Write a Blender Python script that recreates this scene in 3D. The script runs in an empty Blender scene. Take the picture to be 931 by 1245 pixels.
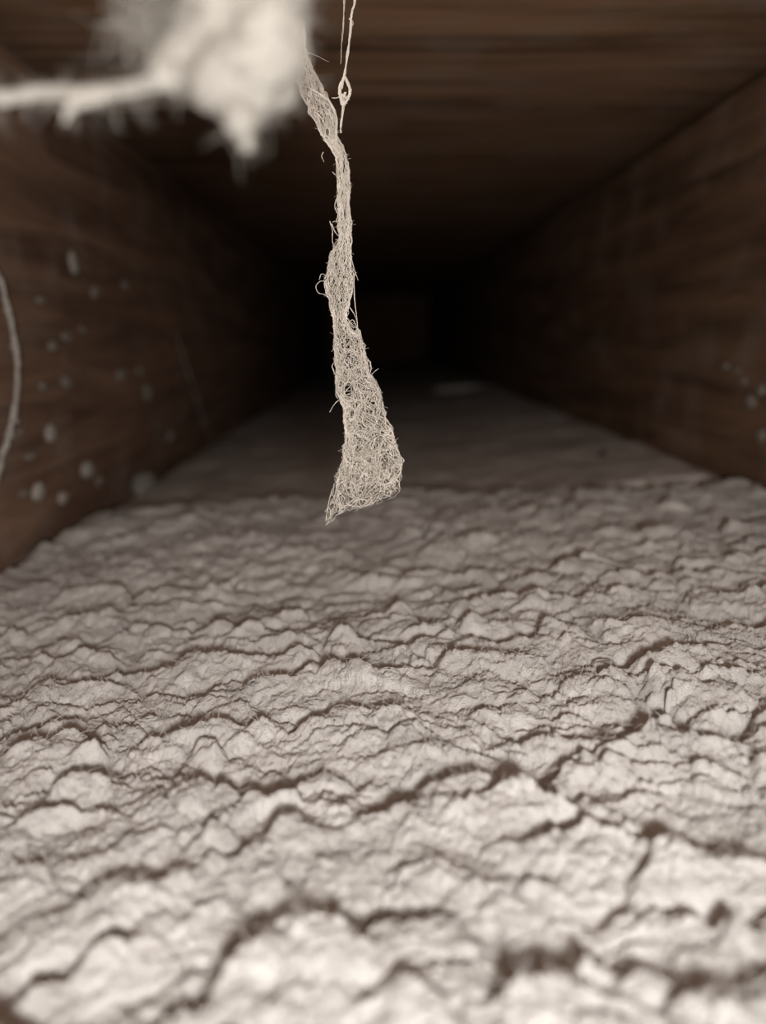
import bpy, math, random
import numpy as np
from mathutils import Vector, Matrix

# ------------------------------------------------------------------ scene / camera / light
sc = bpy.context.scene
col = sc.collection
W, H, F = 931.0, 1245.0, 900.0
CAM = Vector((0.0, 0.0, 0.110))
PITCH = math.radians(13.17)
YAW = math.radians(0.67)
fwd = Vector((math.sin(YAW) * math.cos(PITCH), math.cos(YAW) * math.cos(PITCH), -math.sin(PITCH)))
rgt = Vector((math.cos(YAW), -math.sin(YAW), 0.0))
upv = rgt.cross(fwd)

cam_d = bpy.data.cameras.new('camera')
cam = bpy.data.objects.new('camera', cam_d)
col.objects.link(cam)
cam_d.sensor_fit = 'VERTICAL'
cam_d.sensor_height = 36.0
cam_d.sensor_width = 36.0
cam_d.lens = 36.0 * F / H
cam_d.clip_start = 0.003
cam_d.clip_end = 20
R3 = Matrix((rgt, upv, -fwd)).transposed()
cam.matrix_world = Matrix.Translation(CAM) @ R3.to_4x4()
cam_d.dof.use_dof = True
cam_d.dof.focus_distance = 0.174
cam_d.dof.aperture_fstop = 6.8
sc.camera = cam

wd = bpy.data.worlds.new('dim_world')
sc.world = wd
wd.use_nodes = True
wd.node_tree.nodes['Background'].inputs[0].default_value = (0.9, 0.95, 1.0, 1)
wd.node_tree.nodes['Background'].inputs[1].default_value = 0.40

# the phone's flash, a little below and to the right of the lens
fl_d = bpy.data.lights.new('flash', 'POINT')
fl = bpy.data.objects.new('flash', fl_d)
col.objects.link(fl)
fl.location = CAM + rgt * 0.024 - upv * 0.018 - fwd * 0.080
fl_d.shadow_soft_size = 0.016
fl_d.energy = 3.9
fl_d.color = (1.0, 0.97, 0.925)

sc.view_settings.view_transform = 'Standard'
sc.view_settings.look = 'None'
sc.view_settings.gamma = 1.0
sc.view_settings.use_curve_mapping = False
sc.view_settings.exposure = 0.0


def ray(px, py):
    return (fwd + rgt * ((px - W / 2) / F) + upv * ((H / 2 - py) / F))


def at(px, py, depth):
    return CAM + ray(px, py) * depth


def on_x(px, py, x):
    r = ray(px, py)
    return CAM + r * ((x - CAM.x) / r.x)


# ------------------------------------------------------------------ duct dimensions
WL, WR, CEIL = -0.161, 0.186, 0.250
YN, YF = -0.06, 2.6
CREST = 0.395

# ------------------------------------------------------------------ numpy noise
RNG = np.random.RandomState(7)
TAB = RNG.rand(4096)
TAB2 = RNG.rand(4096)


def hsh(ix, iy, seed):
    v = (ix.astype(np.int64) * 73856093) ^ (iy.astype(np.int64) * 19349663) ^ (seed * 83492791)
    v = (v ^ (v >> 13)) * 1274126177
    return (v ^ (v >> 7)) & 4095


def vnoise(x, y, seed=0):
    ix = np.floor(x); iy = np.floor(y)
    fx = x - ix; fy = y - iy
    fx = fx * fx * fx * (fx * (fx * 6 - 15) + 10); fy = fy * fy * fy * (fy * (fy * 6 - 15) + 10)
    a = TAB[hsh(ix, iy, seed)]; b = TAB[hsh(ix + 1, iy, seed)]
    c = TAB[hsh(ix, iy + 1, seed)]; d = TAB[hsh(ix + 1, iy + 1, seed)]
    return (a * (1 - fx) + b * fx) * (1 - fy) + (c * (1 - fx) + d * fx) * fy


def fbm(x, y, seed=0, octv=4, gain=0.5):
    s = 0; a = 1.0; t = 0
    for k in range(octv):
        s = s + a * vnoise(x * 2 ** k + 17.3 * k, y * 2 ** k - 9.1 * k, seed + k)
        t += a; a *= gain
    return s / t * 2 - 1


def voro(x, y, seed=0, jit=0.9):
    ix = np.floor(x); iy = np.floor(y)
    f1 = np.full(x.shape, 9.0); f2 = np.full(x.shape, 9.0)
    dy1 = np.zeros(x.shape); rid = np.zeros(x.shape)
    for dx in (-1, 0, 1):
        for dy in (-1, 0, 1):
            cx = ix + dx; cy = iy + dy
            h = hsh(cx, cy, seed)
            px = cx + 0.5 + (TAB[h] - 0.5) * jit; py = cy + 0.5 + (TAB2[h] - 0.5) * jit
            d = np.sqrt((px - x) ** 2 + (py - y) ** 2)
            near = d < f1
            f2 = np.where(near, f1, np.minimum(f2, d))
            dy1 = np.where(near, y - py, dy1)
            rid = np.where(near, TAB[(h + 977) & 4095], rid)
            f1 = np.where(near, d, f1)
    return f1, f2, dy1, rid


def sst(a, b, x):
    t = np.clip((x - a) / (b - a), 0, 1)
    return t * t * (3 - 2 * t)


def base_h(x, y):
    return 0.0282 + 0.0735 * (x - 0.0)


# the long open cracks between the lumps, traced as they run over the mat
CRACKS = [
    [(508, 658), (522, 645), (535, 650), (550, 660), (575, 661), (592, 657)],
    [(296, 826), (318, 834), (345, 835), (380, 818), (430, 822), (470, 824), (500, 818)],
    [(340, 893), (375, 878), (400, 867), (442, 862)],
    [(606, 888), (640, 897), (690, 890), (740, 898), (780, 890), (802, 858), (818, 866)],
    [(820, 888), (880, 896), (910, 885), (920, 862)],
    [(458, 977), (500, 955), (540, 950), (560, 936), (600, 937), (652, 935)],
    [(305, 1145), (330, 1126), (380, 1118), (440, 1121), (480, 1106), (530, 1114), (546, 1100)],
    [(180, 1230), (240, 1204), (280, 1176), (305, 1145)],
    [(585, 1210), (640, 1176), (662, 1156), (700, 1152), (745, 1161)],
    [(205, 944), (240, 950), (272, 950), (310, 970), (335, 976), (370, 946), (400, 942), (440, 945)],
    [(636, 1022), (662, 1015), (690, 996), (712, 986), (750, 1004), (782, 1015), (832, 1012)],
    [(0, 890), (50, 881), (72, 875), (112, 868)],
    [(244, 722), (264, 712), (292, 718)],
    [(186, 760), (240, 765), (290, 758), (322, 770), (360, 772), (400, 770), (440, 784), (500, 787), (532, 778)],
    [(855, 1102), (890, 1097), (925, 1110)], [(0, 766), (24, 760), (44, 761)],
    [(272, 1043), (312, 1030), (346, 1002), (374, 994)],
    [(636, 730), (690, 736), (734, 735)], [(118, 710), (150, 718), (174, 724)],
    [(738, 815), (790, 810), (826, 790), (842, 795)], [(556, 776), (600, 785), (640, 781), (652, 765)],
    [(95, 1082), (160, 1066), (200, 1071), (234, 1060)], [(0, 1212), (60, 1176), (100, 1160), (152, 1140)],
    [(150, 692), (200, 696), (236, 690)], [(20, 835), (90, 828), (150, 812), (200, 814), (232, 800)],
    [(660, 690), (700, 684), (742, 688)], [(800, 700), (850, 692), (900, 696)], [(300, 672), (350, 668), (410, 672)],
    [(760, 650), (810, 645), (850, 650)], [(420, 700), (470, 706), (520, 700)], [(850, 765), (890, 758), (928, 762)],
    [(60, 960), (110, 940), (150, 945)], [(560, 620), (620, 624), (680, 618)], [(180, 640), (240, 636), (290, 640)],
]
SEG = []
for ln in CRACKS:
    q = []
    for px_, py_ in ln:
        r_ = ray(px_, py_ - 2)
        t_ = (CAM.z - 0.0296) / (0.0735 * r_.x - r_.z)
        q.append((r_.x * t_, r_.y * t_))
    nseg = len(q) - 1
    for i_ in range(nseg):
        SEG.append((*q[i_], *q[i_ + 1], i_ / nseg, (i_ + 1) / nseg))


def crack_field(x, y):
    """signed distance to the nearest traced crack (+ beyond it) and its strength"""
    best = np.full(x.shape, 0.03); sg = np.ones(x.shape); st = np.zeros(x.shape)
    for (ax, ay, bx_, by_, u0, u1) in SEG:
        if x.size > 5000:
            m = (x > min(ax, bx_) - .026) & (x < max(ax, bx_) + .026) & (y > min(ay, by_) - .026) & (y < max(ay, by_) + .026)
            if not m.any(): continue
            X_, Y_ = x[m], y[m]
        else:
            m = slice(None); X_, Y_ = x, y
        dx, dy = bx_ - ax, by_ - ay
        t = np.clip(((X_ - ax) * dx + (Y_ - ay) * dy) / (dx * dx + dy * dy), 0, 1)
        ex, ey = X_ - ax - t * dx, Y_ - ay - t * dy
        d = np.hypot(ex, ey)
        sign = np.where(dx * (Y_ - ay) - dy * (X_ - ax) > 0, 1.0, -1.0) * (1 if dx > 0 else -1)
        u = u0 + t * (u1 - u0)
        s_ = np.clip(np.minimum(u, 1 - u) * 5 + 0.25, 0, 1)
        bb = best[m]; nr = d < bb
        bb = np.where(nr, d, bb); best[m] = bb
        sg[m] = np.where(nr, sign, sg[m]); st[m] = np.where(nr, s_, st[m])
    return best, sg, st


def shingle(x, y, cx, cy, seed, pw=2.0):
    f1, f2, dy, rid = voro(x / cx, y / cy, seed)
    dx2 = np.maximum(f1 * f1 - dy * dy, 0)
    t = np.clip(dy + 0.55, 0, 1.15)
    lat = np.sqrt(np.clip(1 - dx2 / 0.42, 0.0, 1))
    dome = np.sqrt(np.clip(1 - (f1 / 0.78) ** 2, 0, 1))
    return t ** pw * (0.3 + 0.7 * lat) * sst(-0.05, 0.22, f2 - f1), dome, rid, f2 - f1


def dust_h(x, y):
    """height of the felted dust mat"""
    wx = x + 0.0070 * fbm(x * 50, y * 62, 3, 3) + 0.0007 * fbm(x * 330, y * 330, 31, 3)
    wy = y + 0.0060 * fbm(x * 40 + 40, y * 52, 9, 3) + 0.0009 * fbm(x * 330 + 9, y * 330, 37, 3)
    m2 = 0.25 + 0.75 * sst(-0.25, 0.25, fbm(x * 30, y * 30 + 5, 53, 2))
    s1, d1, r1, e1 = shingle(wx, wy, 0.031, 0.0205, 5)
    h = 0.0034 * s1 * m2 * (0.6 + 0.8 * r1) + 0.0008 * d1
    s2, d2, r2, e2 = shingle(wx + .1, wy + .3, 0.0145, 0.0100, 15)
    gm = sst(-0.5, 0.2, fbm(x * 75, y * 75, 57, 2))
    h = h + gm * (0.0016 * s2 * (0.4 + r2) + 0.0016 * d2 * (0.3 + r2))
    s3, d3, r3, e3 = shingle(wx + .7, wy + .2, 0.0072, 0.0055, 87)
    h = h + 0.0005 * s3 + 0.0014 * d3 * sst(0.2, 0.9, r3)
    b1 = np.sqrt(fbm(wx * 110, wy * 130, 141, 2) ** 2 + .01)
    h = h + 0.0022 * np.minimum(b1, 0.6) + 0.0002 * np.abs(fbm(wx * 640, wy * 640 + 8, 151, 2))
    h = h * 0.80 + 0.00026 * fbm(x * 520, y * 560, 61, 3, 0.65)
    v1, v2, _, vr = voro(x / 0.0021 + 1.5 * fbm(x * 300, y * 300, 221, 2), y / 0.0019, 91)
    h = h + 0.00055 * (1 - np.clip(v1 / 0.8, 0, 1) ** 2) * (0.3 + vr)
    h = h + 0.00048 * fbm(x * 1500, y * 1500, 71, 3, 0.9) - 0.0022
    # traced cracks: the near lip swells up, the far side drops into the gap
    w1 = x + 0.0022 * fbm(x * 130, y * 130, 201, 3); w2 = y + 0.0026 * fbm(x * 120 + 7, y * 120, 207, 3)
    d, sg, st = crack_field(w1, w2)
    wid = 0.0030 + 0.0015 * fbm(x * 90, y * 90, 211, 2)
    near = np.exp(-(d / 0.011) ** 1.3) * 0.0024 * (1 - 0.6 * np.exp(-(d / 0.0016) ** 2))
    far = np.exp(-(d / wid) ** 2) * 0.0044
    h = h + st * np.where(sg < 0, near - 0.0034 * np.exp(-(d / 0.0012) ** 2), -far)
    h = h + 0.0030 * fbm(x * 16, y * 16, 81, 2)
    # the mat sags beside the side walls
    e = np.minimum(x - WL, WR - x)
    h = h - 0.010 * (1 - sst(0.0, 0.011, x - WL + 0.003 * fbm(y * 40, y * 0 + 3, 91, 2))) - 0.004 * (1 - sst(0, .008, WR - x))
    return base_h(x, y) + h


def crest_y(x):
    return CREST + 0.006 * fbm(x * 18, x * 0 + 2, 93, 3) + 0.004 * fbm(x * 90, x * 0 + 2, 95, 2) - 0.22 * x * (x > 0)


# ------------------------------------------------------------------ helpers
def tag(o, label=None, cat=None, group=None, kind=None):
    if label: o['label'] = label
    if cat: o['category'] = cat
    if group: o['group'] = group
    if kind: o['kind'] = kind
    return o


def mesh_obj(name, verts, faces, mat, parent=None, smooth=True, loc=None):
    me = bpy.data.meshes.new(name)
    verts = np.asarray(verts, dtype=np.float64)
    if loc is not None:
        verts = verts - np.array(loc)
    if isinstance(faces, np.ndarray):
        n = faces.shape[1]
        me.vertices.add(len(verts)); me.vertices.foreach_set('co', verts.astype(np.float32).ravel())
        me.loops.add(faces.size); me.loops.foreach_set('vertex_index', faces.astype(np.int32).ravel())
        me.polygons.add(len(faces))
        me.polygons.foreach_set('loop_start', np.arange(0, faces.size, n, dtype=np.int32))
        me.polygons.foreach_set('loop_total', np.full(len(faces), n, dtype=np.int32))
        me.update(calc_edges=True)
        me.validate()
    else:
        me.from_pydata([tuple(v) for v in verts], [], faces)
    me.polygons.foreach_set('use_smooth', np.full(len(me.polygons), smooth, dtype=bool))
    me.materials.append(mat)
    me.update()
    o = bpy.data.objects.new(name, me)
    col.objects.link(o)
    if parent is not None:
        o.parent = parent
        if loc is not None:
            o.location = Vector(loc) - parent.location
        else:
            o.location = -parent.location
    elif loc is not None:
        o.location = loc
    return o


def empty(name, loc):
    o = bpy.data.objects.new(name, None)
    o.empty_display_size = 0.01
    o.location = loc
    col.objects.link(o)
    return o


def grid_faces(nr, nc):
    i = np.arange(nr - 1)[:, None] * nc + np.arange(nc - 1)[None, :]
    i = i.ravel()
    return np.stack([i, i + 1, i + nc + 1, i + nc], 1)


def box(name, x0, x1, y0, y1, z0, z1, mat, parent=None, bev=0.0008):
    import bmesh
    bm = bmesh.new()
    bmesh.ops.create_cube(bm, size=1)
    c = Vector(((x0 + x1) / 2, (y0 + y1) / 2, (z0 + z1) / 2))
    for v in bm.verts:
        v.co = Vector((v.co.x * (x1 - x0), v.co.y * (y1 - y0), v.co.z * (z1 - z0)))
    if bev:
        bmesh.ops.bevel(bm, geom=bm.edges[:], offset=bev, segments=2, affect='EDGES')
    me = bpy.data.meshes.new(name); bm.to_mesh(me); bm.free()
    me.materials.append(mat)
    o = bpy.data.objects.new(name, me); col.objects.link(o)
    if parent is not None:
        o.parent = parent; o.location = c - parent.location
    else:
        o.location = c
    return o


class Tubes:
    """many thin fibres collected in one mesh"""
    def __init__(self):
        self.v = []; self.f = []; self.n = 0

    def add(self, pts, r0, r1=None, sides=3):
        pts = np.asarray(pts, dtype=np.float64)
        n = len(pts)
        if n < 2: return
        r1 = r0 if r1 is None else r1
        t = np.gradient(pts, axis=0)
        t /= (np.linalg.norm(t, axis=1, keepdims=True) + 1e-12)
        ref = np.array([0.31, 0.87, 0.38])
        a = np.cross(t, ref); a /= (np.linalg.norm(a, axis=1, keepdims=True) + 1e-9)
        b = np.cross(t, a)
        rr = np.linspace(r0, r1, n)
        if not np.isscalar(r0): rr = r0
        rr = rr[:, None]
        for k in range(sides):
            an = 2 * math.pi * k / sides
            self.v.append(pts + (a * math.cos(an) + b * math.sin(an)) * rr)
        # ring layout: side-major
        idx = self.n + np.arange(sides)[:, None] * n + np.arange(n)[None, :]
        for k in range(sides):
            k2 = (k + 1) % sides
            q = np.stack([idx[k, :-1], idx[k, 1:], idx[k2, 1:], idx[k2, :-1]], 1)
            self.f.append(q)
        self.n += n * sides

    def build(self, name, mat, parent=None, loc=None):
        return mesh_obj(name, np.concatenate(self.v), np.concatenate(self.f), mat, parent, True, loc)


# ------------------------------------------------------------------ materials
def new_mat(name):
    m = bpy.data.materials.new(name); m.use_nodes = True
    nt = m.node_tree
    b = nt.nodes['Principled BSDF']
    return m, nt, b


def dust_mat(name, c1, c2, c3, scale=60, bump=0.0011, fine=2300, sss=0.0):
    m, nt, b = new_mat(name)
    L = nt.links.new
    geo = nt.nodes.new('ShaderNodeNewGeometry')
    n1 = nt.nodes.new('ShaderNodeTexNoise'); n1.inputs['Scale'].default_value = scale; n1.inputs['Detail'].default_value = 5
    n2 = nt.nodes.new('ShaderNodeTexNoise'); n2.inputs['Scale'].default_value = fine; n2.inputs['Detail'].default_value = 6
    n2.inputs['Roughness'].default_value = 0.7
    L(geo.outputs['Position'], n1.inputs['Vector']); L(geo.outputs['Position'], n2.inputs['Vector'])
    cr = nt.nodes.new('ShaderNodeValToRGB')
    cr.color_ramp.elements[0].position = 0.32; cr.color_ramp.elements[0].color = (*c1, 1)
    cr.color_ramp.elements[1].position = 0.70; cr.color_ramp.elements[1].color = (*c3, 1)
    e = cr.color_ramp.elements.new(0.5); e.color = (*c2, 1)
    mx = nt.nodes.new('ShaderNodeMix'); mx.data_type = 'FLOAT'; mx.inputs[0].default_value = 0.30
    L(n1.outputs['Fac'], mx.inputs[2]); L(n2.outputs['Fac'], mx.inputs[3]); L(mx.outputs[0], cr.inputs['Fac'])
    L(cr.outputs['Color'], b.inputs['Base Color'])
    bp = nt.nodes.new('ShaderNodeBump'); bp.inputs['Distance'].default_value = bump; bp.inputs['Strength'].default_value = 0.8
    L(n2.outputs['Fac'], bp.inputs['Height']); L(bp.outputs['Normal'], b.inputs['Normal'])
    b.inputs['Roughness'].default_value = 1.0
    b.inputs['Specular IOR Level'].default_value = 0.05
    return m


def wood_mat(name, dark, light, grain_axis, dusty=0.25, seed=0.0):
    m, nt, b = new_mat(name)
    L = nt.links.new
    geo = nt.nodes.new('ShaderNodeNewGeometry')
    mp = nt.nodes.new('ShaderNodeMapping')
    s = [70, 70, 70]
    s[grain_axis] = 5
    mp.inputs['Scale'].default_value = s
    mp.inputs['Location'].default_value = (seed, seed * 2, seed)
    L(geo.outputs['Position'], mp.inputs['Vector'])
    n1 = nt.nodes.new('ShaderNodeTexNoise'); n1.inputs['Scale'].default_value = 1.0; n1.inputs['Detail'].default_value = 7
    n1.inputs['Roughness'].default_value = 0.65; n1.inputs['Distortion'].default_value = 0.6
    L(mp.outputs[0], n1.inputs['Vector'])
    cr = nt.nodes.new('ShaderNodeValToRGB')
    cr.color_ramp.elements[0].position = 0.33; cr.color_ramp.elements[0].color = (*dark, 1)
    cr.color_ramp.elements[1].position = 0.66; cr.color_ramp.elements[1].color = (*light, 1)
    L(n1.outputs['Fac'], cr.inputs['Fac'])
    n3 = nt.nodes.new('ShaderNodeTexNoise'); n3.inputs['Scale'].default_value = 26; n3.inputs['Detail'].default_value = 6
    L(geo.outputs['Position'], n3.inputs['Vector'])
    r3 = nt.nodes.new('ShaderNodeMapRange'); r3.inputs[1].default_value = 0.5; r3.inputs[2].default_value = 0.85
    r3.inputs[3].default_value = 0.0; r3.inputs[4].default_value = dusty
    L(n3.outputs['Fac'], r3.inputs[0])
    mx = nt.nodes.new('ShaderNodeMix'); mx.data_type = 'RGBA'
    L(r3.outputs[0], mx.inputs[0]); L(cr.outputs['Color'], mx.inputs[6]); mx.inputs[7].default_value = (0.34, 0.30, 0.27, 1)
    L(mx.outputs[2], b.inputs['Base Color'])
    bp = nt.nodes.new('ShaderNodeBump'); bp.inputs['Distance'].default_value = 0.0012; bp.inputs['Strength'].default_value = 0.6
    L(n1.outputs['Fac'], bp.inputs['Height']); L(bp.outputs['Normal'], b.inputs['Normal'])
    b.inputs['Roughness'].default_value = 0.85
    b.inputs['Specular IOR Level'].default_value = 0.15
    return m


M_dust = dust_mat('grey_felted_dust', (0.48, 0.46, 0.442), (0.58, 0.556, 0.535), (0.66, 0.634, 0.61))
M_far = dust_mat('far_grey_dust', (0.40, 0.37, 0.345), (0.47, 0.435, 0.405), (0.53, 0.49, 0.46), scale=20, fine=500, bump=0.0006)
M_fuzz = dust_mat('dust_fuzz', (0.62, 0.59, 0.56), (0.70, 0.67, 0.64), (0.80, 0.77, 0.73), scale=200)
M_strand = dust_mat('strand_fibre', (0.52, 0.47, 0.41), (0.62, 0.565, 0.50), (0.70, 0.64, 0.57), scale=250, bump=0.0001)
M_clump = dust_mat('pale_fluff', (0.19, 0.175, 0.158), (0.30, 0.28, 0.252), (0.39, 0.365, 0.328), scale=110, fine=900)
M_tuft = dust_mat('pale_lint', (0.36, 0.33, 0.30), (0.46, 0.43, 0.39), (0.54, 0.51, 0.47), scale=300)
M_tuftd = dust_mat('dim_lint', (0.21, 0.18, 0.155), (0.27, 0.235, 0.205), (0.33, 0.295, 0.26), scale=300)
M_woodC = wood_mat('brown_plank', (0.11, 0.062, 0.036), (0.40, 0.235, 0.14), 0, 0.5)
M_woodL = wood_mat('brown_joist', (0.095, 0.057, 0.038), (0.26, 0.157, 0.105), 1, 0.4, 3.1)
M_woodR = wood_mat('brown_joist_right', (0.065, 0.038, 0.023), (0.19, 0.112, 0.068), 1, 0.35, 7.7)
M_grit = dust_mat('dark_grit', (0.03, 0.02, 0.015), (0.05, 0.035, 0.025), (0.08, 0.06, 0.045), scale=300)
M_stone = dust_mat('grey_grit', (0.16, 0.155, 0.15), (0.22, 0.215, 0.21), (0.3, 0.29, 0.28), scale=400)

# ------------------------------------------------------------------ duct (the setting)
tag(box('floor', WL - 0.02, WR + 0.02, YN, YF, -0.02, 0.0, M_woodL), kind='structure')
wl = empty('wall_left', (WL - 0.01, YN, 0.0)); tag(wl, kind='structure')
box('board', WL - 0.022, WL + 0.0005, YN, CREST + 0.004, 0.0, CEIL - 0.016, M_woodL, wl, 0.002)  # stops short of the ceiling; this added slot makes the corner dark
box('board', WL - 0.022, WL - 0.0028, CREST + 0.005, YF, 0.0, CEIL - 0.016, M_woodL, wl, 0.002)
box('slot_light_block', WL - 0.040, WL - 0.0225, YN, YF, 0.0, CEIL + 0.02, M_woodL, wl, 0.001)  # unseen, added behind the slot to keep world light out
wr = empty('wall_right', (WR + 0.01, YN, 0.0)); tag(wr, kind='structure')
box('board', WR, WR + 0.022, YN, YF, 0.0, CEIL - 0.016, M_woodR, wr, 0.002)  # same added slot under the ceiling, for shade in the corner
box('slot_light_block', WR + 0.0225, WR + 0.040, YN, YF, 0.0, CEIL + 0.02, M_woodR, wr, 0.001)  # unseen light stop added behind the right slot
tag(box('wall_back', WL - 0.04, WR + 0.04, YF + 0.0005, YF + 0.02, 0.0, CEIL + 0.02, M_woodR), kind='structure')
ce = empty('ceiling', (0, YN, CEIL)); tag(ce, kind='structure')
joints = [YN - 0.002, 0.215, 0.452, 0.690, 0.930, 1.170, 1.41, 1.65, 1.89, 2.13, 2.37, YF + 0.001]
rz = random.Random(4)
for k in range(len(joints) - 1):
    z = CEIL + 0.0005 + 0.0006 * k
    pl = box('plank', WL - 0.022, WR + 0.022, joints[k] + 0.0012, joints[k + 1] - 0.0012, z, z + 0.018, M_woodC, ce, 0.0005)

# ------------------------------------------------------------------ dust mat on the floor of the duct
NR, NC = 640, 860
h0 = CAM.z - 0.028
# rows evenly spaced in the angle below the horizon
a0, a1 = math.radians(66), math.atan2(h0, CREST)
ang = np.linspace(a0, a1, NR)
yy = h0 / np.tan(ang)
yy = np.concatenate([np.linspace(-0.045, yy[0] - 0.002, 30), yy])
NR = len(yy)
U = np.linspace(-1, 1, NC)
X = np.zeros((NR, NC)); Y = np.zeros((NR, NC))
ni = int(NC * 0.82); no = (NC - ni) // 2; ni = NC - 2 * no
for r, y in enumerate(yy):
    d = math.hypot(max(y, 0.03), h0)
    hw = 0.56 * d * 1.05 + 0.01
    lo, hi = max(WL + 0.001, -hw), min(WR - 0.001, hw)
    a = np.linspace(WL + 0.0006, lo, no, endpoint=False) if lo > WL + 0.002 else np.linspace(WL + 0.0006, WL + 0.001, no, endpoint=False)
    c = np.linspace(hi, WR - 0.0006, no + 1)[1:] if hi < WR - 0.002 else np.linspace(WR - 0.001, WR - 0.0006, no + 1)[1:]
    X[r] = np.concatenate([a, np.linspace(lo, hi, ni), c])
    Y[r] = y
fac = crest_y(X[-1]) / CREST
blend = sst(0.25, 1.0, Y / CREST)
Y = Y * (1 + (fac[None, :] - 1) * blend)
Z = dust_h(X, Y)
# soft lean of each lump towards the opening gives small overhangs
hh = Z - base_h(X, Y)
Y = Y + 0.15 * hh
nlip = 14
cols_x = X[-1]; yl = Y[-1]; zl = Z[-1]
Vt = [np.stack([X.ravel(), Y.ravel(), Z.ravel()], 1)]
for k in range(1, nlip + 1):
    t = k / nlip
    Vt.append(np.stack([cols_x, yl + 0.0035 * math.sin(t * math.pi * 0.6), np.maximum(zl - t * (zl - 0.002), 0.002)], 1))
# front rim and a closed underside
Vt = np.concatenate(Vt)
mat_faces = grid_faces(NR + nlip, NC)
o = mesh_obj('dust_mat', Vt, mat_faces, M_dust, None, True, (0, 0.1, 0.002))
tag(o, 'thick lumpy grey felted dust mat covering the floor of the wooden duct', 'dust', kind='stuff')
dust_mat_o = o

# thinner smoother dust further in
NR2, NC2 = 260, 320
yy2 = np.concatenate([np.linspace(CREST - 0.03, 1.0, 190), np.linspace(1.0, YF - 0.005, 71)[1:]])
xx2 = np.linspace(WL - 0.0024, WR - 0.0008, NC2)
X2, Y2 = np.meshgrid(xx2, yy2)
low = 0.0045 * (1 - sst(0.05, 0.18, X2)) + 0.001
Z2 = base_h(X2, Y2) - low + 0.0022 * fbm(X2 * 22, Y2 * 18, 101, 3) + 0.0007 * fbm(X2 * 120, Y2 * 120, 105, 3)
f1, f2, dy, rid = voro(X2 / 0.022, Y2 / 0.022, 25)
Z2 = Z2 + 0.0012 * (1 - np.clip(f1 / 0.8, 0, 1) ** 2) * sst(-0.2, 0.5, fbm(X2 * 30, Y2 * 30, 111, 2))
Z2 = Z2 - 0.006 * (1 - sst(0.0, 0.012, X2 - (WL - 0.003))) - 0.003 * (1 - sst(0, .01, WR - X2))
bl = sst(CREST + 0.005, CREST - 0.01, Y2) if False else 1 - sst(CREST - 0.02, CREST - 0.005, Y2)
Z2 = Z2 - 0.012 * bl
Z2 = np.maximum(Z2, 0.001)
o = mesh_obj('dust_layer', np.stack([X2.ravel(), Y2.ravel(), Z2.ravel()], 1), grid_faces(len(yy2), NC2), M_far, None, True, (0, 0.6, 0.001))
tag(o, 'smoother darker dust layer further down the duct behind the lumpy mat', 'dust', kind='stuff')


def h_at(x, y):
    return float(dust_h(np.array([x]), np.array([y]))[0])


def ground(px, py):
    """point of the dust mat under a pixel"""
    r = ray(px, py)
    t = 0.05
    while t < 2:
        p = CAM + r * t
        yq = p.y
        if p.z < h_at(p.x, yq): return p
        t += 0.0008
    return CAM + r * t


# fuzz: short curled fibres standing on the mat
rs = np.random.RandomState(21)
tb = Tubes()
NF = 12000
fx = []; fy = []
while len(fx) < NF:
    y = 0.05 + 0.28 * rs.rand() ** 1.3
    d = math.hypot(y, h0)
    x = (rs.rand() * 2 - 1) * (0.56 * d)
    if x < WL + 0.01 or x > WR - 0.01: continue
    if vnoise(np.array([x * 60.]), np.array([y * 60.]), 77)[0] < 0.35 and rs.rand() < 0.8: continue
    fx.append(x); fy.append(y)
fx = np.array(fx); fy = np.array(fy)
hz = dust_h(fx, fy); fyy = fy + 0.15 * (hz - base_h(fx, fy))
for i in range(NF):
    L = rs.uniform(0.0015, 0.0055)
    a = rs.rand() * 2 * math.pi
    d = np.array([math.cos(a), math.sin(a), rs.uniform(0.0, 0.9)]); d /= np.linalg.norm(d)
    cur = rs.normal(0, 0.6, 3)
    p = np.array([fx[i], fyy[i], hz[i] - 0.0002]); P = [p.copy()]
    for s in range(4):
        d = d + cur * 0.5; d /= np.linalg.norm(d)
        p = p + d * L / 4; P.append(p.copy())
    tb.add(P, rs.uniform(0.00005, 0.00009), 0.00003)
tb.build('fibre_fuzz', M_fuzz, dust_mat_o)['kind'] = 'stuff'

# ------------------------------------------------------------------ the hanging dust strand
D0 = 0.174
ENV = [(-338, 300, 350), (-205, 322, 352), (-120, 326, 352), (-40, 335, 360), (20, 344, 366), (60, 352, 372), (84, 358, 379), (108, 365, 391), (132, 376, 405), (144, 382, 409), (156, 389, 408),
       (168, 396, 409), (178, 403, 414.5), (192, 409, 420.5), (209, 410, 424), (229, 411, 425), (248, 411.5, 423), (270, 411.5, 427), (291, 411, 427),
       (310, 402, 425.5), (325, 399, 426), (344, 392, 430), (366, 400, 424), (386, 405.5, 420), (407, 406, 437), (430, 407, 443.5), (456, 409, 450),
       (474, 412, 461), (494, 419, 464), (515, 420, 470.5), (535, 420, 480), (561, 417, 488.5), (582, 409, 486.5), (597, 405, 483), (607, 402, 468),
       (615, 400, 440), (623, 397, 411), (638, 395, 397)]
EV = np.array(ENV, dtype=float)
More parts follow.
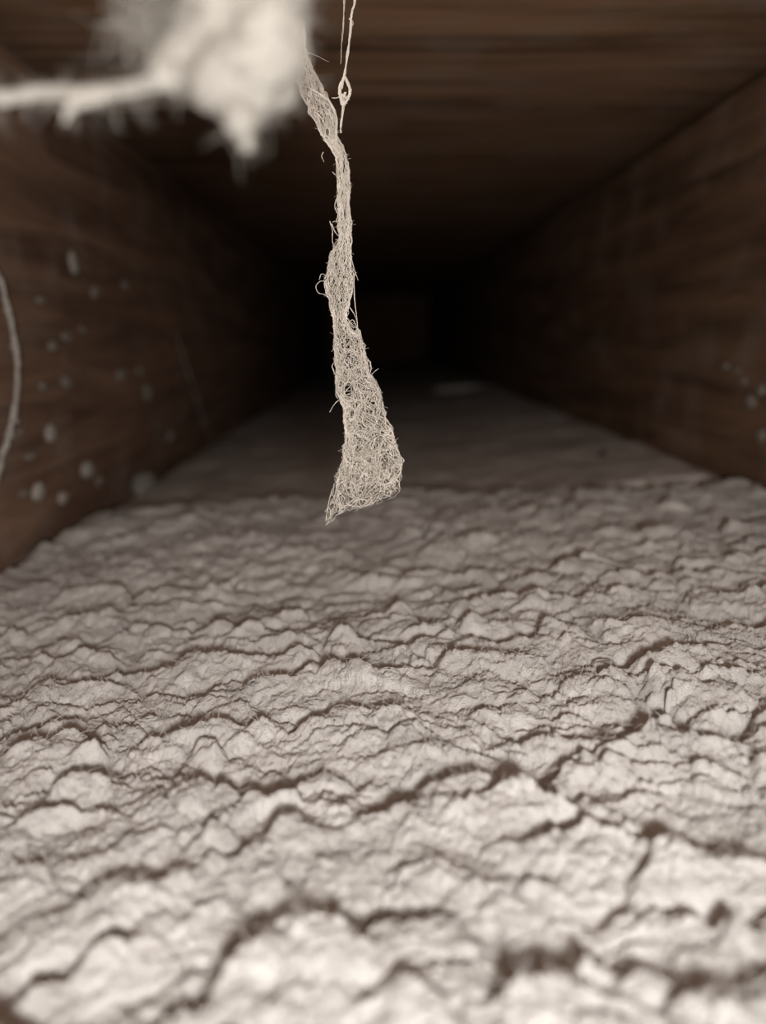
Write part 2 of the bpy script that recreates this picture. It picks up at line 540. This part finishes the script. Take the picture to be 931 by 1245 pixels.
HOLES = [(455, 542, 5.5, 6), (424, 474, 6, 9), (429, 393, 5, 13), (442, 472, 3, 4), (446, 492, 3, 5), (428, 504, 2.5, 8), (422, 535, 3, 3), (461, 520, 3, 4), (437, 611, 7, 3.5),
         (466, 563, 3, 5), (398, 161, 3, 6), (385, 103, 3, 8), (396, 122, 3.2, 11), (388, 108, 2.6, 8), (403, 136, 2.4, 7), (419, 262, 1.8, 9), (404, 300, 2.5, 6), (418, 204, 1.8, 13), (408, 289, 4, 12), (409, 322, 2.8, 7), (406, 350, 2, 4), (415, 365, 2, 4),
         (432, 425, 2, 6), (418, 444, 2.5, 4), (437, 520, 2.5, 3), (470, 585, 4, 3.5), (423, 590, 3, 3), (445, 572, 2.5, 3), (476, 549, 2.5, 4), (421, 275, 1.6, 9), (415, 240, 1.4, 8)]
rs = np.random.RandomState(5)
for k in range(55):
    py = rs.uniform(90, 612)
    l = np.interp(py, EV[:, 0], EV[:, 1]); r = np.interp(py, EV[:, 0], EV[:, 2])
    HOLES.append((rs.uniform(l + 2, max(r - 2, l + 3)), py, rs.uniform(0.6, 1.5), rs.uniform(1.2, 4.2)))
HO = np.array(HOLES)
# ragged outline: subdivide the envelope and shake both edges
ys_ = np.arange(-338, 640, 3.0)
lo_ = np.interp(ys_, EV[:, 0], EV[:, 1]); hi_ = np.interp(ys_, EV[:, 0], EV[:, 2])
wd_ = np.clip((hi_ - lo_) / 22, 0.35, 1.6)
lo_ = lo_ + wd_ * (2.6 * fbm(ys_ / 9, ys_ * 0 + 1, 301, 3, 0.7)); hi_ = hi_ + wd_ * (2.6 * fbm(ys_ / 9, ys_ * 0 + 7, 331, 3, 0.7))
hi_ = np.maximum(hi_, lo_ + 2.0)
EV = np.stack([ys_, lo_, hi_], 1)


def hold(px, py):
    for hx, hy, rx, ry in HO:
        dx = (px - hx) / rx; dy = (py - hy) / ry
        q = math.hypot(dx, dy)
        if q < 1:
            q = max(q, 0.05)
            px = hx + dx / q * rx; py = hy + dy / q * ry
    return px, py


strand = empty('dust_strand', at(330, -330, D0))
tag(strand, 'long sharp pale tangled dust strand hanging vertically in the centre of the duct', 'dust strand')
RT = random.Random(12)
upw = Tubes()
px2m = D0 / F
NFIB = 2250
for i in range(NFIB):
    # choose a starting row in proportion to width
    while True:
        py = RT.uniform(-334, 632)
        l = np.interp(py, EV[:, 0], EV[:, 1]); r = np.interp(py, EV[:, 0], EV[:, 2])
        if RT.random() < (r - l + 14) / 85: break
    s = RT.uniform(-1, 1)
    tang = min(1, max(0.22, (py - 200) / 230)) if py > 180 else 0.55
    z = RT.uniform(-1, 1)
    n = RT.randint(10, 20)
    vdir = RT.choice((-1, 1))
    angd = vdir * math.pi / 2 + RT.gauss(0, 0.25 + 1.1 * tang)
    k = RT.gauss(0, 0.05)
    P = []
    c = (l + r) / 2; x = c + s * (r - l) / 2; y = py
    follow = 1 - 0.8 * tang
    edge_f = RT.random() < 0.13 and py < 560
    if edge_f: s = RT.choice((-1, 1)) * RT.uniform(0.86, 1.06); follow = 0.95
    for j in range(n):
        l = np.interp(y, EV[:, 0], EV[:, 1]); r = np.interp(y, EV[:, 0], EV[:, 2])
        c = (l + r) / 2; hw = (r - l) / 2
        if RT.random() < follow:
            # follow the flow of the strand
            s += RT.gauss(0, 0.10); s = max(-1.05, min(1.05, s))
            if not edge_f: s *= 0.995
            x = c + s * hw + RT.gauss(0, 0.6)
            y2 = y + vdir * 3.6
        else:
            k = k * 0.9 + RT.gauss(0, 0.10); angd += k
            x = x + math.cos(angd) * 3.4; y2 = y + math.sin(angd) * 3.4
            if y > 585 and (x > r or x < l): break
            if x < l - 0.6: x = l - 0.6 + RT.random(); angd = vdir * math.pi / 2 + RT.gauss(0, .3)
            if x > r + 0.6: x = r + 0.6 - RT.random(); angd = vdir * math.pi / 2 + RT.gauss(0, .3)
            s = (x - c) / max(hw, 1)
        y = min(y2, 638)
        if y < -335: break
        z += RT.gauss(0, 0.18); z = max(-1, min(1, z))
        dep = D0 + z * math.sqrt(max(0.04, 1 - min(1, s * s))) * hw * 0.42 * px2m
        # gentle three-dimensional fold of the veil
        dep += 0.0022 * math.sin(y * 0.021) + 0.0012 * math.sin(x * 0.09 + y * 0.01)
        hx, hy = hold(x, y)
        P.append(tuple(at(hx, hy, dep)))
    if len(P) > 3:
        upw.add(P, RT.uniform(0.000045, 0.000095), 0.00004)
for i in range(420):
    # frizz: short hairs sticking out of the web
    y = RT.uniform(70, 625); l = np.interp(y, EV[:, 0], EV[:, 1]); r = np.interp(y, EV[:, 0], EV[:, 2])
    q = RT.random()
    x = l + 1 if q < .38 else (r - 1 if q < .76 else RT.uniform(l, r))
    an = RT.uniform(0, 6.28); k = RT.gauss(0, .25); zz = RT.uniform(-.0012, .0004); P = []
    for j in range(RT.randint(3, 7)):
        P.append(tuple(at(x, y, D0 + 0.0022 * math.sin(y * 0.021) + 0.0012 * math.sin(x * 0.09 + y * 0.01) + zz)))
        an += k; x += math.cos(an) * 1.3; y += math.sin(an) * 1.3; zz += RT.gauss(0, .00015)
    upw.add(P, RT.uniform(0.00003, 0.00006), 0.00002)
upw.build('tangled_web', M_strand, strand)


def smooth_path(pts, n=8):
    """Catmull-Rom through (px, py) points"""
    pts = [np.array(p, float) for p in pts]
    q = [2 * pts[0] - pts[1]] + pts + [2 * pts[-1] - pts[-2]]
    out = []
    for i in range(1, len(q) - 2):
        for t in np.linspace(0, 1, n, endpoint=False):
            out.append(0.5 * ((2 * q[i]) + (-q[i - 1] + q[i + 1]) * t + (2 * q[i - 1] - 5 * q[i] + 4 * q[i + 1] - q[i + 2]) * t * t + (-q[i - 1] + 3 * q[i] - 3 * q[i + 1] + q[i + 2]) * t ** 3))
    out.append(pts[-1])
    return out


# bundle of a few twisted fibres along a pixel path
def bundle(tb, path, width, nf, r, dep=D0, jit=0.6, seed=0):
    rr = random.Random(seed)
    sp = smooth_path(path, 10)
    for i in range(nf):
        a = rr.uniform(0, 6.28); w = rr.uniform(0.3, 1) * width
        f = rr.uniform(0.15, 0.4)
        i0 = 0 if rr.random() < .5 else rr.randint(0, max(1, len(sp) // 3)); i1 = len(sp) if rr.random() < .5 else rr.randint(len(sp) * 2 // 3, len(sp))
        P = []
        for j in range(i0, i1):
            p = sp[j]; wv = w if np.isscalar(width) else 1
            P.append(tuple(at(p[0] + wv * math.sin(a + j * f) + rr.gauss(0, jit * .3), p[1] + rr.gauss(0, jit * .3), dep + w * px2m * math.cos(a + j * f))))
        if len(P) > 2: tb.add(P, r * rr.uniform(.7, 1.3), r * .5)


t = Tubes()
bundle(t, [(455, -335), (446, -215), (440, -120), (432, -30), (431, 0), (427.5, 18), (425, 45), (421, 75), (418, 95), (415, 108)], 1.3, 9, 0.00013, seed=1)
bundle(t, [(425, 22), (428, 28), (426, 34)], 1.6, 6, 0.00008, seed=2)
t.build('thread', M_strand, strand)
t = Tubes()
bundle(t, [(419, 93), (414, 103), (413, 113), (415, 122), (416, 128)], 2.2, 16, 0.00013, seed=3)
bundle(t, [(419, 93), (423.5, 103), (425.5, 112), (422, 121), (417, 130)], 1.8, 14, 0.00012, seed=4)
bundle(t, [(420, 112), (418, 122), (417, 130), (415, 145), (415, 161)], 1.6, 10, 0.00010, seed=5)
bundle(t, [(404, 119), (409, 119), (415, 116)], 1.0, 6, 0.00007, seed=6)
for (x, y) in ((417, 117), (421, 119), (418, 124)):
    bundle(t, [(x - 3, y - 3), (x, y), (x + 3, y + 2)], 2.4, 9, 0.00013, seed=int(x * y))
t.build('knot', M_strand, strand)
t = Tubes()
bundle(t, [(436, -335), (428, -190), (423, -100), (419, -20), (418, 10), (416.5, 40), (415, 62), (413.5, 78)], 0.8, 4, 0.00008, seed=8)
t.build('thread', M_strand, strand)
LOOSE = [
    [(378, 108), (390, 115), (402, 126), (408, 143), (409, 160), (409, 176)],
    [(378, 84), (386, 98), (393, 111), (404, 130)],
    [(393, 185), (391, 190), (394, 197)], [(404, 209), (408, 213), (413, 214)],
    [(409, 241), (407, 252), (411, 262), (409, 268), (413, 275)],
    [(401, 269), (404, 281), (404, 292), (405, 300), (402, 312)], [(404, 270), (413, 268), (418, 271)],
    [(403, 272), (408, 283), (416, 291)], [(405, 300), (411, 292), (417, 300), (412, 308)],
    [(424, 300), (429, 322), (438, 349)],
    [(396, 342), (389, 342), (384, 348), (387, 356), (394, 358), (399, 362)], [(399, 337), (391, 333), (388, 340)],
    [(430, 340), (431, 365), (433.5, 385), (435, 400), (437, 410)], [(424, 372), (431, 383), (434, 392)],
    [(423, 405), (422, 396), (429, 389), (434, 402), (426, 400), (421, 392)],
    [(447, 436), (451, 446), (449, 458), (455, 452), (460, 448)], [(444, 437), (450, 440), (449, 446)],
    [(410, 438), (404, 444), (406, 452), (410, 466), (408, 480), (413, 487)],
    [(401, 501), (406, 492), (412, 486), (418, 480), (421, 472)], [(412, 487), (418, 494), (421, 499), (423, 510)],
    [(412, 470), (418, 478), (424, 490), (428, 498)], [(416, 462), (419, 480), (427, 488)],
    [(418, 560), (414, 572), (411, 583)], [(480, 540), (485, 552), (489, 562), (487, 575)], [(487, 555), (491, 560), (486, 566)],
    [(395, 622), (400, 618), (402, 626), (396, 637)], [(420, 612), (432, 616), (446, 614), (460, 608)],
    [(404, 594), (400, 610), (397, 625), (395, 639)],
    [(359, 58), (385, 68), (397, 74), (412, 79)],
]
for i, pth in enumerate(LOOSE):
    t = Tubes()
    bundle(t, pth, 0.3 if i > 1 else 1.8, (1 if i == len(LOOSE) - 1 else 3) if i > 1 else 9, 0.000045 if i == len(LOOSE) - 1 else 0.000075, jit=0.2, seed=40 + i, dep=D0 + (0.0015 if i % 2 else -0.0005))
    t.build('loose_fibre', M_strand, strand)

# ------------------------------------------------------------------ blurred fluff clump close to the lens
DC = 0.081
clump = empty('fluff_clump', at(312, -1180, DC))
tag(clump, 'pale cream fluffy dust clump hanging at the top left, blurred close to the lens', 'dust clump')


def blob_mesh(name, balls, mat, parent, voxel=0.0011, amp=0.0011, freq=240, seed=0):
    """union of overlapping balls, remeshed to one skin and roughened; balls = (centre, radii)"""
    import bmesh
    bm = bmesh.new()
    for c, rad in balls:
        r = bmesh.ops.create_icosphere(bm, subdivisions=3, radius=1.0)
        for v in r['verts']:
            v.co = Vector((v.co.x * rad[0], v.co.y * rad[1], v.co.z * rad[2])) + c
    me = bpy.data.meshes.new('tmp'); bm.to_mesh(me); bm.free()
    o = bpy.data.objects.new('tmp', me); col.objects.link(o)
    md = o.modifiers.new('r', 'REMESH'); md.mode = 'VOXEL'; md.voxel_size = voxel
    dg = bpy.context.evaluated_depsgraph_get(); dg.update()
    me2 = bpy.data.meshes.new_from_object(o.evaluated_get(dg))
    bpy.data.objects.remove(o); bpy.data.meshes.remove(me)
    n = len(me2.vertices)
    co = np.zeros(n * 3); me2.vertices.foreach_get('co', co); co = co.reshape(-1, 3)
    no_ = np.zeros(n * 3); me2.vertices.foreach_get('normal', no_); no_ = no_.reshape(-1, 3)
    nz = fbm(co[:, 0] * freq + co[:, 1] * freq * .6, co[:, 2] * freq - co[:, 1] * freq * .7, 200 + seed, 4, 0.6)
    co = co + no_ * (nz * amp)[:, None]
    me2.vertices.foreach_set('co', (co - np.array(parent.location)).ravel())
    me2.name = name
    me2.polygons.foreach_set('use_smooth', np.ones(len(me2.polygons), dtype=bool))
    me2.materials.clear(); me2.materials.append(mat)
    me2.update()
    ob = bpy.data.objects.new(name, me2); col.objects.link(ob); ob.parent = parent
    return ob, co, no_


def B(px, py, rpx, dz=0.0, sx=1, sz=1, dep=DC):
    r = rpx * dep / F
    return (at(px, py, dep + dz), (r * sx, r * 0.75, r * sz))


balls = [B(312 + 10 * math.sin(k_), -1180 + 50 * k_, 44 + 5 * math.sin(k_ * 1.9) + max(0, 30 - 12 * k_)) for k_ in range(18)]
balls += [B(310, -330, 40), B(312, -280, 42), B(308, -230, 46), B(312, -180, 52), B(305, -130, 58), B(318, -80, 58), B(300, -40, 62),
         B(322, 0, 56), B(285, -5, 46, .002), B(330, 45, 46, -.001), B(275, 40, 44, .001), B(250, 70, 38, .003), B(300, 80, 45, -.001), B(340, 70, 36, .002),
         B(222, 84, 28, .002), B(200, 92, 22), B(290, 115, 36, .001), B(262, 108, 28, -.001), B(325, 105, 34, .002), B(312, 128, 28), B(292, 150, 20, -.001), B(296, 162, 15), B(345, 20, 38, .003), B(350, -30, 36, 0), B(345, 62, 36, 0), B(240, 30, 30, .003), B(222, 62, 27, .002), B(196, 80, 22, .001), B(255, -20, 40, 0), B(270, 96, 34, 0), B(300, 172, 13, 0)]
_, cco, cno = blob_mesh('fluff_body', balls, M_clump, clump, 0.0009, 0.0017, 210, 1)
tail = []
tp = smooth_path([(205, 95), (170, 106), (140, 112), (100, 114), (60, 112), (25, 116), (-10, 121), (-60, 128), (-120, 128), (-200, 120), (-330, 90), (-460, 60), (-620, 50), (-780, 55), (-940, 50), (-1100, 60), (-1250, 50)], 8)
for i, p in enumerate(tp):
    k = i / len(tp)
    tail.append(B(p[0], p[1], 11.5 - 4 * k + 2 * math.sin(i * 1.7), -0.0 + 0.004 * k))
tail += [B(88, 128, 9), B(82, 140, 8), B(76, 150, 6), B(120, 126, 7), B(108, 134, 5)]
_, tco, tno = blob_mesh('tendril', tail, M_clump, clump, 0.0007, 0.0007, 330, 4)
# fuzz on the clump
rs = np.random.RandomState(3)
tb = Tubes()
for co, no_, nf in ((cco, cno, 1500), (tco, tno, 420)):
    for i in rs.randint(0, len(co), nf):
        L = rs.uniform(0.0012, 0.0042)
        d = no_[i] + rs.normal(0, 0.6, 3); d /= np.linalg.norm(d)
        cur = rs.normal(0, 0.5, 3); p = co[i] - no_[i] * 0.0003; P = [p.copy()]
        for s in range(4):
            d = d + cur * 0.5; d /= np.linalg.norm(d); p = p + d * L / 4; P.append(p.copy())
        tb.add(P, 0.00007, 0.00002)
tb.build('fibre_fuzz', M_clump, clump)['kind'] = 'stuff'
# thin veil of fibres hanging left of the clump
tb = Tubes(); rr = random.Random(77)
for i in range(300):
    x = rr.triangular(135, 245, 225); y = rr.uniform(-120, 30); an = math.pi / 2 + rr.gauss(0, .5); P = []
    dz = rr.uniform(0, .01)
    for j in range(12):
        P.append(tuple(at(x, y, DC + dz)))
        an += rr.gauss(0, .35); x += math.cos(an) * 8 + 1.0; y += math.sin(an) * 9
        if y > 92: break
    tb.add(P, 0.00006, 0.00003)
tb.build('wispy_veil', M_clump, clump)['kind'] = 'stuff'

# ------------------------------------------------------------------ lint stuck on the side walls
def lint(seed):
    import bmesh
    rr = random.Random(seed)
    bm = bmesh.new()
    bmesh.ops.create_icosphere(bm, subdivisions=3, radius=1)
    offs = [Vector((rr.uniform(-1, 1), rr.uniform(-1, 1), rr.uniform(-1, 1))).normalized() for _ in range(7)]
    am = [rr.uniform(-0.35, 0.45) for _ in range(7)]
    for v in bm.verts:
        n = v.co.normalized(); s = 1.0
        for o_, a in zip(offs, am):
            s += a * max(0, n.dot(o_)) ** 4
        s += 0.10 * math.sin(n.x * 11 + seed) * math.cos(n.z * 13)
        v.co = n * s
    me = bpy.data.meshes.new('lint_tuft'); bm.to_mesh(me); bm.free()
    for p in me.polygons: p.use_smooth = True
    me.materials.append(M_tuft)
    return me


LM = [lint(s) for s in range(6)]
LD = []
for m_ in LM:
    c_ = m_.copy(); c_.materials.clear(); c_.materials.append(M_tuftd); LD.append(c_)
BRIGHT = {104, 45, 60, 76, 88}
# (px, py, radius_px, stretch vertical, tilt, label)
LEFT = [
    (104, 571, 7.5, 1.25, 0, 'round pale lint tuft on left wall, the largest right of the low row of tufts'),
    (45, 598, 7.0, 1.5, 0.1, 'upright oval pale lint tuft low on the left wall'),
    (76, 606, 5.5, 1.1, 0, 'small pale lint tuft low on left wall just right of the upright oval one'),
    (60, 527, 6.0, 1.3, 0.3, 'pale slanting lint tuft on left wall above the low row'),
    (35, 555, 5.5, 0.7, 0, 'flat pale lint tuft on left wall just below the slanting one'),
    (23, 525, 4.5, 0.9, 0, 'faint lint tuft on left wall beside the hanging curved thread'),
    (28, 600, 4.5, 0.9, 0, 'small lint tuft on left wall left of the upright oval one'),
    (88, 320, 5.0, 2.7, 0.55, 'long slanting pale lint streak high on the left wall'),
    (115, 355, 6.0, 0.9, 0.5, 'soft grey lint tuft below the long slanting streak'),
    (151, 346, 5.5, 0.9, 0, 'faint grey lint tuft right of the long slanting streak'),
    (48, 365, 4.5, 0.9, 0, 'small round lint tuft alone left of the slanting streak'),
    (62, 421, 6.0, 1.0, 0, 'grey lint tuft at the left end of the short diagonal row'),
    (79, 409, 5.5, 0.9, 0, 'middle grey lint tuft of the short diagonal row'),
    (99, 400, 5.0, 0.7, -.3, 'faint lint tuft at the right end of the short diagonal row'),
    (52, 470, 5.5, 0.75, 0, 'small flat lint tuft at mid height of the left wall near the curved thread'),
    (79, 464, 7.0, 0.9, 0, 'broad faint lint patch right of the flat mid height tuft'),
    (146, 456, 5.5, 1.2, 0, 'upright grey lint tuft left of the faint pair on the left wall'),
    (169, 451, 4.5, 1.0, 0, 'faint upper lint tuft of the pair deeper on the left wall'),
    (178, 477, 5.5, 1.8, 0, 'faint tall lower lint tuft of the pair deeper on the left wall'),
    (206, 530, 7.0, 0.8, 0.4, 'faint dark grey lint patch low near the thin cobweb thread'),
    (120, 585, 5.0, 1.0, 0, 'dim lint tuft just below right of the largest round tuft'),
]
RIGHT = [
    (882, 445, 4.5, 0.8, 0, 'faint lint tuft at the left of the row on the right wall'),
    (897, 450, 4.0, 0.7, 0, 'faint lint tuft beside the leftmost one on the right wall'),
    (904, 464, 4.5, 0.8, 0, 'faint lint tuft just below the upper pair on the right wall'),
    (913, 489, 6.0, 1.1, 0, 'largest grey lint tuft on the right wall'),
    (926, 474, 4.5, 1.4, 0, 'narrow lint tuft at the right edge above the largest right wall tuft'),
    (927, 530, 5.0, 1.5, 0, 'upright lint tuft at the right edge low on the right wall'),
]
first = {}


def place_lint(i, px, py, rp, st, tilt, lab, wall_x, side, group):
    wx_ = wall_x
    p = on_x(px, py, wall_x)
    if side < 0 and p.y > CREST + 0.005:
        wx_ = WL - 0.0028; p = on_x(px, py, wx_)
    dep = (p - CAM).dot(fwd)
    r = rp * dep / F
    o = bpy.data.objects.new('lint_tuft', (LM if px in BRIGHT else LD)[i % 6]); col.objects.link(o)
    thick = min(r * 0.55, 0.0020)
    o.location = (wx_ - side * thick * 0.35, p.y, p.z)
    o.scale = (thick, min(r * 2.0, r + 0.003), r * st)
    o.rotation_euler = (tilt if side > 0 else -tilt * -1, 0, 0)
    tag(o, lab, 'lint', group)


for i, (px, py, rp, st, ti, lab) in enumerate(LEFT):
    place_lint(i, px, py, rp * 1.1, st, ti, lab, WL + 0.0005, -1, 'lint tufts on the left wall')
for i, (px, py, rp, st, ti, lab) in enumerate(RIGHT):
    place_lint(i, px, py, rp * 1.1, st, ti, lab, WR, 1, 'lint tufts on the right wall')


# tuft where the near left board ends
p = on_x(163, 588, WL)
tb = Tubes()
rr = random.Random(8)
for i in range(160):
    b0 = Vector((WL + rr.uniform(0.0015, 0.007), p.y + rr.uniform(-0.006, 0.012), p.z - 0.006))
    P = [b0]; d = Vector((rr.gauss(-0.15, .25), rr.gauss(0, .25), 1)).normalized()
    for s in range(5):
        d = (d + Vector((rr.gauss(0, .3), rr.gauss(0, .3), rr.gauss(0, .15)))).normalized()
        P.append(P[-1] + d * 0.0026)
        P[-1].x = max(P[-1].x, WL + 0.0012)
    tb.add([tuple(q) for q in P], 0.00035, 0.0001)
o = tb.build('lint_tuft', M_tuft, None, (WL + 0.004, p.y, p.z - 0.006))
tag(o, 'wispy upright dust tuft at the foot of the left wall where the lumpy mat ends', 'lint')


# ------------------------------------------------------------------ threads by the left wall
def thread(name, pts, x0, r, label, cat, knobs=0, seed=0, nf=4):
    rr = random.Random(seed)
    sp = smooth_path(pts, 10)
    P3 = [on_x(q[0], q[1], x0 + q[2]) for q in sp]
    tb = Tubes()
    for k in range(nf):
        a = rr.uniform(0, 6.28); f = rr.uniform(.2, .5)
        P = [tuple(v + Vector((math.sin(a + j * f), math.cos(a * 2 + j * f), 0)) * r * .8) for j, v in enumerate(P3)]
        rad = np.array([r * rr.uniform(.6, 1.25) * (1 + .3 * math.sin(j * .9 + a)) for j in range(len(P))])
        tb.add(P, rad, rad, 5)
    for k in range(knobs):
        v = P3[rr.randint(0, len(P3) - 1)]
        for m in range(6):
            d = Vector((rr.gauss(0, 1), rr.gauss(0, 1), rr.gauss(0, 1))).normalized()
            e = v + d * rr.uniform(.5, 1.2) * 0.0028
            q = [v - d * r, v + d * r * 2, e]
            tb.add([tuple(x) for x in q], r * .9, r * .3, 4)
    loc = P3[-1]
    o = tb.build(name, M_tuft, None, tuple(loc))
    tag(o, label, cat)
    return o


thread('dust_thread', [(-40, 290, .012), (-12, 318, .012), (4, 352, .011), (13, 392, .010), (20, 432, .009), (21, 465, .008), (17, 500, .008), (9, 535, .006), (0, 566, .004), (-6, 590, .003)],
       WL, 0.00062, 'thick curved dusty thread bowing along the left edge over the left wall', 'thread', 9, 3, 5)
thread('cobweb_thread', [(214, 405, .001), (222, 432, .002), (232, 462, .003), (244, 500, .002), (254, 530, .001), (259, 548, .001)],
       WL + 0.001, 0.00028, 'very faint thin cobweb thread deeper along the left wall', 'thread', 0, 5, 2)


# ------------------------------------------------------------------ bits lying on the dust
def grit(name, px, py, rp, mat, label, cat, far=False, sc3=(1, 1, .8), seed=1):
    if far:
        r = ray(px, py); zt = 0.0282 - 0.004 + 0.0735 * 0.12
        pz = CAM + r * ((zt - CAM.z) / r.z)
    else:
        pz = ground(px, py)
    dep = (pz - CAM).dot(fwd); r = rp * dep / F
    me = LM[seed].copy(); me.materials.clear(); me.materials.append(mat)
    o = bpy.data.objects.new(name, me); col.objects.link(o)
    o.location = pz + Vector((0, 0, r * sc3[2] * 0.4)); o.scale = (r * sc3[0], r * sc3[1], r * sc3[2])
    o.rotation_euler = (0, 0.35, 0.4)
    tag(o, label, cat)
    return o


grit('grit_crumb', 308, 834, 4.5, M_stone, 'small grey crumb on the lumpy dust mat left of centre', 'crumb', seed=2)
grit('pale_crumb', 190, 1046, 3.5, M_fuzz, 'tiny cream crumb on the near dust low at the left', 'crumb', seed=3)
grit('dark_flake', 730, 563, 7, M_grit, 'dark upright flake on the smoother dust beyond the mat at right', 'debris', True, (0.7, .8, 1.5), 4)
# pale strip far down the duct
r_ = ray(565, 474); zt = 0.0282 + 0.0735 * 0.1
pz = CAM + r_ * ((zt - CAM.z) / r_.z)
pz.y = min(pz.y, 1.35)
sx = ray(565, 474); tt = pz.y / sx.y; pc = CAM + sx * tt
me = LM[5].copy(); me.materials.clear(); me.materials.append(M_tuft)
o = bpy.data.objects.new('pale_scrap', me); col.objects.link(o)
gz = 0.0282 + 0.0735 * pc.x - 0.006
o.location = (pc.x, pc.y, gz + 0.004)
o.scale = (0.052, 0.02, 0.0075)
tag(o, 'pale flat scrap lying far down the duct near the dark end', 'debris')

# curled fibres lying on the mat
CURLS = [((180, 877), 'looping fibre curl lying on the dust mat at left'), ((205, 872), 'small pale fibre ring right of the looping curl on the mat'),
         ((640, 800), 'wiry fibre curl lying on the mat right of centre'), ((470, 828), 'arched fibre bridging a crack near the centre of the mat'),
         ((415, 868), 'greenish grey fibre curl in a dark crack left of centre')]
for i, ((px, py), lab) in enumerate(CURLS):
    g = ground(px, py)
    rr = random.Random(60 + i)
    tb = Tubes()
    for k in range(3):
        R_ = rr.uniform(0.0012, 0.0026); a0_ = rr.uniform(0, 6); P = []
        for j in range(16):
            a = a0_ + j * rr.uniform(0.3, 0.42)
            P.append((g.x + math.cos(a) * R_ * 1.4, g.y + math.sin(a) * R_ * .6, g.z + 0.0008 + R_ * (0.5 + .5 * math.sin(a)) * .7 + j * 0.00003))
        tb.add(P, 0.000055, 0.00003, 4)
    o = tb.build('fibre_curl', M_fuzz, None, (g.x, g.y, g.z))
    tag(o, lab, 'fibre')
